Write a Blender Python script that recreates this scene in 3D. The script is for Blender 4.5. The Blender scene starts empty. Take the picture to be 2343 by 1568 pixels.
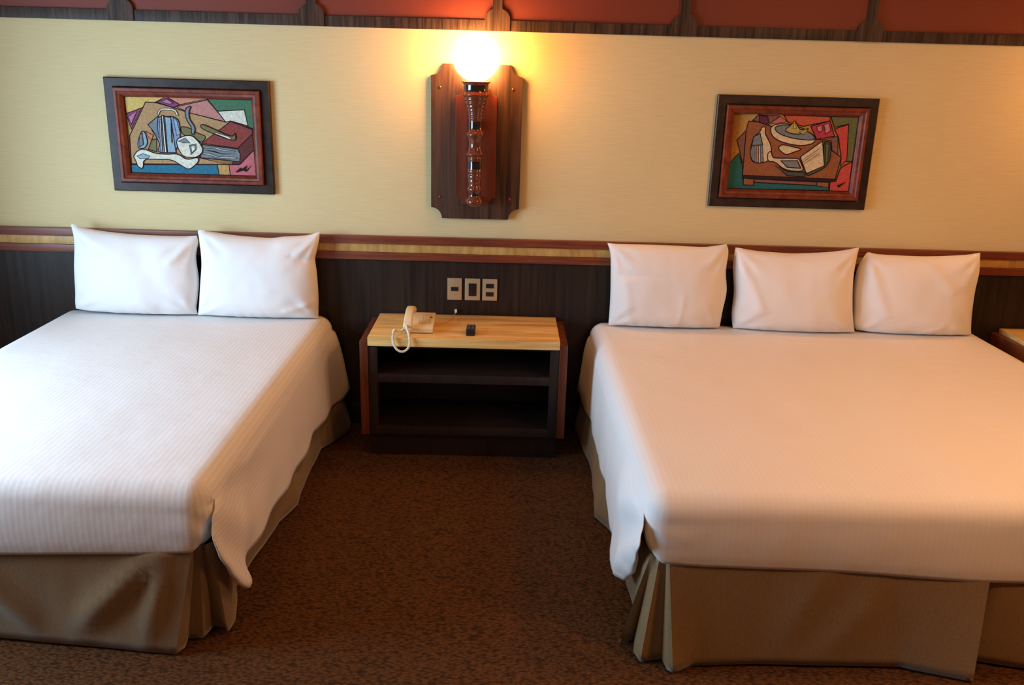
import bpy, bmesh, math, random
from mathutils import Vector, Matrix, noise
random.seed(7)
SC = bpy.context.scene
COL = SC.collection

# ------------------------------------------------------------------ camera
def make_camera():
    cam = bpy.data.cameras.new('camera'); o = bpy.data.objects.new('camera', cam); COL.objects.link(o)
    yaw, pitch, roll = 0.0116992469, 0.296031691, 0.0278466826
    f = Vector((math.sin(yaw)*math.cos(pitch), math.cos(yaw)*math.cos(pitch), -math.sin(pitch)))
    r = Vector((math.cos(yaw), -math.sin(yaw), 0)); u = r.cross(f)
    r2 = r*math.cos(roll) + u*math.sin(roll); u2 = -r*math.sin(roll) + u*math.cos(roll)
    m = Matrix((r2, u2, -f)).transposed().to_4x4(); m.translation = Vector((0.0593851, -4.42850921, 1.82))
    o.matrix_world = m
    cam.sensor_width = 36; cam.lens = 36*2014.02438/2343; cam.clip_start = .05
    SC.camera = o
make_camera()

# ------------------------------------------------------------------ light
EXPOSURE = 0.0
SKY = (.53, .765, 1.0)
WARM = (1.0, .43, .125)
WARM2 = (1.0, .47, .18)
SC.view_settings.view_transform = 'Standard'; SC.view_settings.look = 'None'
SC.view_settings.gamma = 1; SC.view_settings.use_curve_mapping = False
SC.view_settings.exposure = EXPOSURE
w = bpy.data.worlds.new('daylight'); SC.world = w; w.use_nodes = True
w.node_tree.nodes['Background'].inputs[0].default_value = (*SKY, 1)
w.node_tree.nodes['Background'].inputs[1].default_value = 1.0
WX = -2.85                                      # inner face of the window wall
def area(name, loc, size, energy, color, target, spread=180):
    l = bpy.data.lights.new(name, 'AREA'); l.shape = 'RECTANGLE'; l.size, l.size_y = size
    l.energy = energy; l.color = color; l.spread = math.radians(spread)
    o = bpy.data.objects.new(name, l); COL.objects.link(o); o.location = loc
    o.rotation_euler = (Vector(target)-Vector(loc)).to_track_quat('-Z', 'Y').to_euler()
    return o
area('window_daylight', (WX-.26, -1.95, 1.35), (1.7, 1.4), 172, SKY, (WX+2, -1.97, 1.18))
LAMP_POWER = 62.0      # emission of a sconce globe
CEIL_POWER = 80.0       # emission of a ceiling lamp's diffuser
CEIL_LAMPS = [(1.95, -1.9, 2.6, .75), (-1.2, -3.0, 2.6, .32), (2.7, -3.5, 2.6, 1.7)]  # last lamp is an added, unseen warm fill for foot faces and drape

# ------------------------------------------------------------------ materials
def srgb(r, g, b):
    f = lambda c: (c/255/12.92) if c/255 <= .04045 else ((c/255+.055)/1.055)**2.4
    return (f(r), f(g), f(b), 1)
MATS = {}
def mat(name, color, rough=.6, metal=0, spec=.5, emit=None, coat=0, sheen=0):
    if name in MATS: return MATS[name]
    m = bpy.data.materials.new(name); m.use_nodes = True; MATS[name] = m
    b = m.node_tree.nodes['Principled BSDF']
    b.inputs['Base Color'].default_value = color; b.inputs['Roughness'].default_value = rough
    b.inputs['Metallic'].default_value = metal; b.inputs['Specular IOR Level'].default_value = spec
    b.inputs['Coat Weight'].default_value = coat; b.inputs['Sheen Weight'].default_value = sheen
    if emit:
        b.inputs['Emission Color'].default_value = (*emit[0], 1); b.inputs['Emission Strength'].default_value = emit[1]
    return m
def nd(m, t, **k):
    n = m.node_tree.nodes.new(t)
    for a, v in k.items():
        if a.startswith('i_'): n.inputs[a[2:].replace('_', ' ')].default_value = v
        else: setattr(n, a, v)
    return n
def lk(m, a, b): m.node_tree.links.new(a, b)
def coords(m, scale, kind='Object', rot=(0, 0, 0)):
    tc = nd(m, 'ShaderNodeTexCoord'); mp = nd(m, 'ShaderNodeMapping')
    mp.inputs['Scale'].default_value = scale; mp.inputs['Rotation'].default_value = rot
    lk(m, tc.outputs[kind], mp.inputs['Vector']); return mp.outputs[0]
def ramp(m, fac, stops):
    r = nd(m, 'ShaderNodeValToRGB'); e = r.color_ramp.elements
    while len(e) < len(stops): e.new(.5)
    for x, (p, c) in zip(e, stops): x.position = p; x.color = c
    lk(m, fac, r.inputs[0]); return r.outputs[0]
def bump(m, h, strength, dist=.002):
    b = nd(m, 'ShaderNodeBump'); b.inputs['Strength'].default_value = strength; b.inputs['Distance'].default_value = dist
    lk(m, h, b.inputs['Height']); lk(m, b.outputs[0], m.node_tree.nodes['Principled BSDF'].inputs['Normal']); return b
def wood(name, c1, c2, scale, rough=.45, spec=.5, bmp=.15, coat=0, lo=.35, hi=.68):
    m = mat(name, c1, rough, spec=spec, coat=coat); b = m.node_tree.nodes['Principled BSDF']
    v = coords(m, scale)
    n = nd(m, 'ShaderNodeTexNoise'); n.inputs['Scale'].default_value = 1; n.inputs['Detail'].default_value = 7
    n.inputs['Roughness'].default_value = .62; n.inputs['Distortion'].default_value = .6; lk(m, v, n.inputs['Vector'])
    lk(m, ramp(m, n.outputs['Fac'], [(lo, c2), (hi, c1)]), b.inputs['Base Color'])
    bump(m, n.outputs['Fac'], bmp, .001); return m

def m_wallpaper():
    m = mat('cream_wallpaper', srgb(214, 203, 170), .75, spec=.3); b = m.node_tree.nodes['Principled BSDF']
    n = nd(m, 'ShaderNodeTexNoise'); n.inputs['Scale'].default_value = 1; n.inputs['Detail'].default_value = 5
    lk(m, coords(m, (9, 9, 260)), n.inputs['Vector'])
    lk(m, ramp(m, n.outputs['Fac'], [(.3, srgb(210, 192, 142)), (.7, srgb(218, 201, 153))]), b.inputs['Base Color'])
    bump(m, n.outputs['Fac'], .3, .001); return m
M_WALL = m_wallpaper()
M_PLAIN = mat('plain_tan_paint', srgb(150, 120, 86), .8)
M_CEIL = mat('ceiling_paint', srgb(150, 128, 100), .85)
M_RED = mat('brick_red_panel', srgb(118, 46, 22), .6)
M_LEDGE = wood('walnut_ledge', srgb(84, 62, 48), srgb(32, 22, 16), (60, 60, 3), .5, spec=.25)
M_WAINSCOT = wood('dark_oak_panel', srgb(50, 38, 30), srgb(27, 19, 15), (34, 34, 1.6), .45, spec=.3)
M_RAILRED = wood('mahogany_rail', srgb(134, 66, 38), srgb(92, 40, 22), (3, 60, 60), .4)
M_RAILCREAM = wood('pale_maple_band', srgb(206, 166, 96), srgb(170, 128, 66), (26, 60, 6), .4)
M_SIDE = wood('reddish_side_panel', srgb(118, 58, 32), srgb(78, 36, 18), (40, 40, 2.5), .42)
M_TOP = wood('pale_maple_top', srgb(244, 204, 128), srgb(198, 144, 78), (2.2, 22, 30), .33, lo=.3, hi=.6)
M_DARK = wood('near_black_wood', srgb(46, 33, 29), srgb(30, 21, 18), (40, 40, 2), .45)
M_BOARD = wood('sconce_oak_board', srgb(92, 62, 42), srgb(44, 28, 20), (46, 46, 2.4), .42)
M_INNER = wood('sconce_red_board', srgb(116, 50, 28), srgb(84, 34, 18), (30, 30, 2), .4)
M_POST = mat('lacquered_turned_wood', srgb(104, 46, 26), .18, coat=.6)
M_POSTBLK = mat('lacquered_black_band', srgb(30, 24, 22), .14, coat=.6)
M_COPPER = mat('copper_screw', srgb(200, 110, 60), .3, metal=1)
M_FRAME = wood('ebony_picture_frame', srgb(58, 42, 34), srgb(34, 24, 20), (20, 20, 20), .4, spec=.3)
M_MOULD = wood('red_brown_moulding', srgb(132, 62, 40), srgb(92, 38, 24), (20, 20, 20), .42, spec=.3)
M_PHONE = mat('ivory_plastic', srgb(226, 206, 164), .35)
M_PHONE2 = mat('ivory_keypad', srgb(198, 172, 128), .45)
M_CORD = mat('white_cord', srgb(236, 224, 204), .4)
M_BLACK = mat('black_plastic', srgb(24, 24, 28), .35)
M_GREY = mat('grey_buttons', srgb(84, 88, 100), .4)
M_PLATE = mat('brushed_champagne_metal', srgb(196, 178, 144), .36, metal=.55)
M_BOXSP = mat('dark_base_fabric', srgb(70, 60, 50), .9)
M_WFRAME = mat('window_frame_paint', srgb(60, 48, 40), .5)
M_GLOBE = mat('lit_opal_globe', (1, .95, .85, 1), .3, emit=(WARM, LAMP_POWER))
def m_glass():
    m = bpy.data.materials.new('window_glass'); m.use_nodes = True; nt = m.node_tree; nt.nodes.clear()
    o = nt.nodes.new('ShaderNodeOutputMaterial'); x = nt.nodes.new('ShaderNodeMixShader')
    t = nt.nodes.new('ShaderNodeBsdfTransparent'); g = nt.nodes.new('ShaderNodeBsdfGlossy'); g.inputs['Roughness'].default_value = .02
    x.inputs[0].default_value = .06
    nt.links.new(t.outputs[0], x.inputs[1]); nt.links.new(g.outputs[0], x.inputs[2]); nt.links.new(x.outputs[0], o.inputs[0]); return m
M_GLASS = m_glass()
def m_carpet():
    m = mat('brown_loop_carpet', srgb(92, 56, 32), .95, spec=.1); b = m.node_tree.nodes['Principled BSDF']
    v = nd(m, 'ShaderNodeTexVoronoi'); v.inputs['Scale'].default_value = 1
    n = nd(m, 'ShaderNodeTexNoise'); n.inputs['Scale'].default_value = 14; n.inputs['Detail'].default_value = 2
    tc = coords(m, (1, 1, 1)); lk(m, tc, n.inputs['Vector'])
    mx = nd(m, 'ShaderNodeVectorMath', operation='MULTIPLY_ADD'); mx.inputs[1].default_value = (.012, .012, 0)
    lk(m, n.outputs['Color'], mx.inputs[0]); lk(m, tc, mx.inputs[2])
    mp = nd(m, 'ShaderNodeMapping'); mp.inputs['Scale'].default_value = (62, 125, 1); lk(m, mx.outputs[0], mp.inputs[0])
    lk(m, mp.outputs[0], v.inputs['Vector'])
    lk(m, ramp(m, v.outputs['Distance'], [(.25, srgb(100, 66, 38)), (.85, srgb(58, 37, 20))]), b.inputs['Base Color'])
    inv = nd(m, 'ShaderNodeMath', operation='SUBTRACT'); inv.inputs[0].default_value = 1; lk(m, v.outputs['Distance'], inv.inputs[1])
    bump(m, inv.outputs[0], .8, .006); return m
M_CARPET = m_carpet()
def m_sheet(name, stripe, col=(232, 230, 228)):
    m = mat(name, srgb(*col), .62, spec=.3, sheen=.1); b = m.node_tree.nodes['Principled BSDF']
    uv = nd(m, 'ShaderNodeUVMap'); sp = nd(m, 'ShaderNodeSeparateXYZ'); lk(m, uv.outputs[0], sp.inputs[0])
    w_ = nd(m, 'ShaderNodeMath', operation='SINE'); k = nd(m, 'ShaderNodeMath', operation='MULTIPLY'); k.inputs[1].default_value = 2*math.pi/.019
    lk(m, sp.outputs[0], k.inputs[0]); lk(m, k.outputs[0], w_.inputs[0])
    st = nd(m, 'ShaderNodeMapRange'); st.inputs['From Min'].default_value = -.2; st.inputs['From Max'].default_value = .35
    lk(m, w_.outputs[0], st.inputs['Value'])
    dark = tuple(int(c*(1-.10*stripe)) for c in col)
    lk(m, ramp(m, st.outputs[0], [(0, srgb(*dark)), (1, srgb(*col))]), b.inputs['Base Color'])
    n = nd(m, 'ShaderNodeTexNoise'); n.inputs['Scale'].default_value = 3.2; n.inputs['Detail'].default_value = 4
    lk(m, coords(m, (1, 1, 1)), n.inputs['Vector'])
    add = nd(m, 'ShaderNodeMath', operation='MULTIPLY_ADD'); add.inputs[1].default_value = .022*stripe; lk(m, st.outputs[0], add.inputs[0]); lk(m, n.outputs['Fac'], add.inputs[2])
    bump(m, add.outputs[0], .5, .02); return m
M_SHEET = m_sheet('white_striped_sheet', .27)
M_SHEET2 = m_sheet('white_faint_striped_sheet', .06)
M_PILLOW = m_sheet('white_pillow_cotton', 0.0)
def m_skirt():
    m = mat('taupe_satin', srgb(128, 108, 80), .36, spec=.6, sheen=.3); b = m.node_tree.nodes['Principled BSDF']
    n = nd(m, 'ShaderNodeTexNoise'); n.inputs['Scale'].default_value = 1; n.inputs['Detail'].default_value = 3
    lk(m, coords(m, (500, 500, 60)), n.inputs['Vector'])
    lk(m, ramp(m, n.outputs['Fac'], [(.3, srgb(122, 98, 66)), (.7, srgb(146, 120, 82))]), b.inputs['Base Color'])
    bump(m, n.outputs['Fac'], .12, .0006); return m
M_SKIRT = m_skirt()

# ------------------------------------------------------------------ builders
class MB:
    """collects geometry in world coordinates, then becomes ONE mesh object"""
    def __init__(s): s.v = []; s.f = []; s.m = []; s.uv = {}
    def add(s, vs, fs, mi=0):
        b = len(s.v); s.v += [Vector(p) for p in vs]; s.f += [tuple(i+b for i in f) for f in fs]; s.m += [mi]*len(fs)
        return b
    def box(s, x0, x1, y0, y1, z0, z1, mi=0):
        s.add([(x, y, z) for z in (z0, z1) for y in (y0, y1) for x in (x0, x1)],
              [(0, 2, 3, 1), (4, 5, 7, 6), (0, 1, 5, 4), (2, 6, 7, 3), (0, 4, 6, 2), (1, 3, 7, 5)], mi)
    def prism_y(s, pts, y0, y1, mi=0):          # outline in x,z, thickness along y
        n = len(pts)
        s.add([(x, y0, z) for x, z in pts]+[(x, y1, z) for x, z in pts],
              [tuple(range(n)), tuple(reversed(range(n, 2*n)))]+[(i, i+n, (i+1) % n+n, (i+1) % n) for i in range(n)], mi)
    def grid(s, rows, mi=0, closed=False, uv=None):
        nr, nc = len(rows), len(rows[0]); b = len(s.v)
        for r in rows: s.v += [Vector(p) for p in r]
        for i in range(nr-1):
            for j in range(nc if closed else nc-1):
                k = (j+1) % nc
                s.f.append((b+i*nc+j, b+i*nc+k, b+(i+1)*nc+k, b+(i+1)*nc+j)); s.m.append(mi)
        if uv:
            for i in range(nr):
                for j in range(nc): s.uv[b+i*nc+j] = uv[i][j]
    def lathe(s, cx, cy, prof, seg=40, mi=None):  # prof: (r, z, material)
        rows = [[(cx+r*math.cos(2*math.pi*k/seg), cy+r*math.sin(2*math.pi*k/seg), z) for k in range(seg)] for r, z, *_ in prof]
        b = len(s.v)
        for r in rows: s.v += [Vector(p) for p in r]
        for i in range(len(rows)-1):
            for k in range(seg):
                s.f.append((b+i*seg+k, b+i*seg+(k+1) % seg, b+(i+1)*seg+(k+1) % seg, b+(i+1)*seg+k))
                s.m.append(prof[i][2] if len(prof[i]) > 2 else 0)
    def tube(s, pts, r, seg=10, rf=None, mi=0):
        rows = []; up = Vector((.13, .31, .94)).normalized()
        pts = [Vector(p) for p in pts]
        for i, p in enumerate(pts):
            d = (pts[min(i+1, len(pts)-1)]-pts[max(i-1, 0)]).normalized()
            a = d.cross(up).normalized(); c = d.cross(a)
            rr = rf(i) if rf else r
            rows.append([p+a*rr*math.cos(2*math.pi*k/seg)+c*rr*math.sin(2*math.pi*k/seg) for k in range(seg)])
        s.grid(rows, mi, closed=True)
        n = len(s.v); s.f.append(tuple(range(n-seg, n))); s.m.append(mi)
        b = n-seg*len(rows); s.f.append(tuple(reversed(range(b, b+seg)))); s.m.append(mi)
    def build(s, name, mats, parent=None, base=None, bevel=0, smooth=35, merge=0, solid=0, subsurf=0, segs=2):
        if not isinstance(mats, (list, tuple)): mats = [mats]
        if parent is not None:
            org = world_of(parent); loc = base if base else None
        if base is None and parent is None:
            xs = [p.x for p in s.v]; ys = [p.y for p in s.v]; zs = [p.z for p in s.v]
            base = Vector(((min(xs)+max(xs))/2, (min(ys)+max(ys))/2, min(zs)))
        origin = Vector(base) if base is not None else org
        me = bpy.data.meshes.new(name); bm = bmesh.new(); vs = [bm.verts.new(p-origin) for p in s.v]; bm.verts.ensure_lookup_table()
        ul = bm.loops.layers.uv.new('UVMap') if s.uv else None
        for f, mi in zip(s.f, s.m):
            try: fc = bm.faces.new([vs[i] for i in f])
            except ValueError: continue
            fc.material_index = mi
            if ul:
                for lp, i in zip(fc.loops, f): lp[ul].uv = s.uv.get(i, (0, 0))
        if merge: bmesh.ops.remove_doubles(bm, verts=bm.verts, dist=merge)
        bmesh.ops.recalc_face_normals(bm, faces=bm.faces)
        if bevel:
            es = [e for e in bm.edges if len(e.link_faces) == 2 and e.calc_face_angle(0) > .6]
            bmesh.ops.bevel(bm, geom=es, offset=bevel, segments=segs, affect='EDGES', profile=.7)
        for f in bm.faces: f.smooth = True
        for e in bm.edges:
            if len(e.link_faces) == 2 and e.calc_face_angle(0) > math.radians(smooth): e.smooth = False
        bm.to_mesh(me); bm.free()
        for m in mats: me.materials.append(m)
        o = bpy.data.objects.new(name, me); COL.objects.link(o)
        if parent is not None: o.parent = parent; o.location = origin-org
        else: o.location = origin
        if solid:
            md = o.modifiers.new('thickness', 'SOLIDIFY'); md.thickness = solid; md.offset = 0
        if subsurf:
            md = o.modifiers.new('smooth', 'SUBSURF'); md.levels = md.render_levels = subsurf
        return o
def world_of(o):
    p = Vector((0, 0, 0))
    while o is not None: p += o.location; o = o.parent
    return p
def tag(o, label=None, cat=None, group=None, kind=None):
    if label: o['label'] = label
    if cat: o['category'] = cat
    if group: o['group'] = group
    if kind: o['kind'] = kind
    return o
def thing(name, loc, label, cat, group=None):
    o = bpy.data.objects.new(name, None); COL.objects.link(o); o.location = loc; o.empty_display_size = .1
    return tag(o, label, cat, group)
def struct(name, mb, m, **k): return tag(mb.build(name, m, **k), kind='structure')
def boxes(*bs):
    b = MB()
    for x in bs: b.box(*x)
    return b
def copy_tree(o, parent=None):
    c = o.copy(); COL.objects.link(c); c.parent = parent
    for ch in list(o.children): copy_tree(ch, c)
    return c
def lerp(a, b, t): return a+(b-a)*t
def interp(pts, x):
    pts = sorted(pts)
    if x <= pts[0][0]: return pts[0][1]
    for (a, va), (b, vb) in zip(pts, pts[1:]):
        if x <= b:
            t = (x-a)/(b-a); t = t*t*(3-2*t)*.5+t*.5; return va+(vb-va)*t
    return pts[-1][1]
def nz(x, y, z, s=1): return noise.noise(Vector((x*s, y*s, z*s)))

# ------------------------------------------------------------------ room shell
RX, YB, ZC = 4.3, -5.9, 2.7
struct('floor', boxes((WX-.2, RX+.2, YB-.2, .2, -.1, 0)), M_CARPET)
struct('ceiling', boxes((WX-.2, RX+.2, YB-.2, .2, ZC, ZC+.1)), M_CEIL)
struct('wall_back', boxes((WX-.2, RX+.2, 0, .2, 0, ZC)), M_WALL)
struct('wall_right', boxes((RX, RX+.2, YB, 0, 0, ZC)), M_PLAIN)
struct('wall_front', boxes((WX-.2, RX+.2, YB-.2, YB, 0, ZC)), M_PLAIN)
WY0, WY1, WZ0, WZ1 = -2.95, -1.0, .65, 2.05
struct('wall_left', boxes((WX-.2, WX, YB, WY0, 0, ZC), (WX-.2, WX, WY1, 0, 0, ZC), (WX-.2, WX, WY0, WY1, 0, WZ0), (WX-.2, WX, WY0, WY1, WZ1, ZC)), M_PLAIN)
fr = MB()
for y0, y1, z0, z1 in ((WY0, WY1, WZ0, WZ0+.05), (WY0, WY1, WZ1-.05, WZ1), (WY0, WY0+.05, WZ0, WZ1), (WY1-.05, WY1, WZ0, WZ1), (-2.0, -1.95, WZ0, WZ1)):
    fr.box(WX-.14, WX-.08, y0, y1, z0, z1)
win = struct('window_1', fr, M_WFRAME)
boxes((WX-.112, WX-.108, WY0+.05, WY1-.05, WZ0+.05, WZ1-.05)).build('pane', M_GLASS, win)
struct('trim_1', boxes((WX, RX, -.012, -.0005, .12, .905)), M_WAINSCOT)
struct('baseboard_back', boxes((WX, RX, -.022, -.0005, 0, .12)), M_DARK, bevel=.003)
struct('trim_2', boxes((WX, RX, -.034, -.0005, .981, 1.021)), M_RAILRED, bevel=.004)
struct('trim_3', boxes((WX, RX, -.022, -.0005, .9385, .9805)), M_RAILCREAM, bevel=.002)
struct('trim_4', boxes((WX, RX, -.032, -.0005, .900, .938)), M_RAILRED, bevel=.004)
struct('trim_5', boxes((WX, RX, -.006, -.0005, 2.062, ZC)), M_RED)
struct('trim_6', boxes((WX, RX, -.016, -.0005, 2.012, 2.0615)), M_LEDGE, bevel=.003)
def stem(x):
    pts = [(x-.060, 2.012), (x+.060, 2.012), (x+.060, 2.062)]
    pts += [(x+.060*math.cos(a), 2.064+.050*math.sin(a)) for a in [math.radians(t) for t in range(6, 68, 8)]]
    pts += [(x+.022, 2.111), (x+.022, ZC-.001), (x-.022, ZC-.001), (x-.022, 2.111)]
    pts += [(x+.060*math.cos(a), 2.064+.050*math.sin(a)) for a in [math.radians(t) for t in range(113, 176, 8)]]
    pts += [(x-.060, 2.062)]
    b = MB(); b.prism_y(pts, -.022, -.0165)
    b.box(x-.021, x+.021, -.0165, -.0065, 2.063, ZC-.001)
    return b
for i, x in enumerate((-2.655, -1.77, -.876, 0.0, .884, 1.767, 2.65, 3.53)):
    struct('trim_%d' % (7+i), stem(x), M_LEDGE)

# ------------------------------------------------------------------ wall sconce
def notched(x0, x1, z0, z1, r, scoop=None):
    P = []
    def arc(cx, cz, a0, a1, rr=r, n=9):
        return [(cx+rr*math.cos(math.radians(lerp(a0, a1, k/(n-1)))), cz+rr*math.sin(math.radians(lerp(a0, a1, k/(n-1))))) for k in range(n)]
    P += arc(x0, z0, 90, 0); P += arc(x1, z0, 180, 90); P += arc(x1, z1, 270, 180)
    if scoop:
        cx, cz, rs = scoop; d = math.degrees(math.asin((z1-cz)/rs))
        P += arc(cx, cz, d, -180-d, rs, 25)
    P += arc(x0, z1, 0, -90); return P
SX = -.0925
def sconce():
    t = thing('wall_sconce', (SX, -.001, 1.12), 'dark wood wall sconce with glowing round globe, above the nightstand between the beds', 'wall lamp')
    b = MB(); b.prism_y(notched(-.312, .128, 1.12, 1.86, .054, (SX, 1.905, .118)), -.030, -.001); b.build('backplate', M_BOARD, t, bevel=.003)
    b = MB(); b.prism_y(notched(-.193, .007, 1.197, 1.748, .034, (SX, 1.86, .125)), -.056, -.0305); b.build('inner_plate', M_INNER, t, bevel=.005)
    for x, z in ((-.270, 1.750), (.083, 1.748), (-.270, 1.225), (.078, 1.222)):
        b = MB(); b.lathe(x, 0, [(.0001, .005), (.004, .0045), (.0065, .002), (.0065, 0)], 14)
        b.v = [Vector((v.x, -.0302-v.z, z+v.y)) for v in b.v]; b.build('screw', M_COPPER, t)
    prof = [(.0001, 1.782, 0), (.050, 1.782, 0), (.069, 1.784, 0), (.070, 1.779, 0), (.062, 1.774, 0), (.0585, 1.772, 1), (.0585, 1.729, 0), (.063, 1.726, 0), (.064, 1.720, 0), (.057, 1.714, 0),
            (.052, 1.708, 0), (.057, 1.702, 0), (.052, 1.695, 0), (.047, 1.692, 0), (.053, 1.686, 0), (.048, 1.679, 0), (.042, 1.675, 0), (.046, 1.668, 0), (.041, 1.661, 0), (.037, 1.657, 0), (.041, 1.651, 0), (.037, 1.644, 0),
            (.034, 1.641, 0), (.038, 1.634, 0), (.034, 1.627, 0), (.032, 1.623, 0), (.037, 1.617, 0), (.034, 1.611, 0), (.032, 1.608, 1), (.032, 1.556, 0), (.038, 1.552, 0), (.044, 1.544, 0), (.044, 1.536, 0), (.037, 1.528, 0),
            (.033, 1.518, 0), (.029, 1.500, 0), (.0285, 1.485, 0), (.032, 1.468, 0), (.037, 1.456, 0), (.043, 1.450, 0), (.043, 1.445, 0), (.034, 1.440, 0), (.031, 1.434, 0), (.036, 1.429, 0), (.032, 1.422, 1), (.032, 1.372, 0),
            (.037, 1.367, 0), (.033, 1.360, 0), (.030, 1.356, 0), (.036, 1.346, 0), (.034, 1.334, 0), (.029, 1.328, 0), (.034, 1.320, 0), (.028, 1.310, 0), (.029, 1.296, 0), (.036, 1.284, 0), (.035, 1.276, 0), (.029, 1.270, 1),
            (.028, 1.248, 0), (.030, 1.244, 0), (.040, 1.232, 0), (.043, 1.220, 0), (.038, 1.208, 0), (.020, 1.198, 0), (.0001, 1.195, 0)]
    b = MB(); b.lathe(SX, -.130, prof, 36); b.build('turned_post', [M_POST, M_POSTBLK], t, smooth=180, subsurf=1)
    for bz0, bz1 in ((1.205, 1.235), (1.555, 1.60)): boxes((SX-.018, SX+.018, -.125, -.0565, bz0, bz1)).build('bracket', M_POST, t, bevel=.003)
    b = MB(); R_ = .110; n = 24
    b.lathe(SX, -.138, [(max(.0001, R_*math.sin(math.pi*k/n)), 1.891-R_*math.cos(math.pi*k/n)) for k in range(n+1)], 40)
    b.build('globe', M_GLOBE, t, smooth=180)['label'] = 'glowing white glass globe'
    return t
sc0 = sconce()
sc1 = copy_tree(sc0); sc1.location.x = 3.13
sc1['label'] = 'dark wood wall sconce with glowing globe, right of the wide bed past the photo edge'
for x, y, z, pw in CEIL_LAMPS:
    t = thing('ceiling_lamp', (x, y, ZC-.10), 'round flush ceiling lamp %s' % ('added as warm fill beyond the foot of the wide bed' if y < -3 else 'over the wide bed' if x > 0 else 'over the narrow bed'), 'ceiling lamp')
    b = MB(); b.lathe(x, y, [(.0001, ZC-.001), (.22, ZC-.001), (.22, ZC-.05), (.20, ZC-.055), (.0001, ZC-.055)], 32); b.build('housing', M_WFRAME, t)
    b = MB(); b.lathe(x, y, [(.0001, ZC-.0555), (.19, ZC-.0555), (.17, ZC-.085), (.08, ZC-.10), (.0001, ZC-.10)], 32); b.build('diffuser', mat('lit_ceiling_diffuser_%d' % (pw*100), (1, .95, .85, 1), .3, emit=(WARM2, CEIL_POWER*pw)), t, smooth=60)
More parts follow.
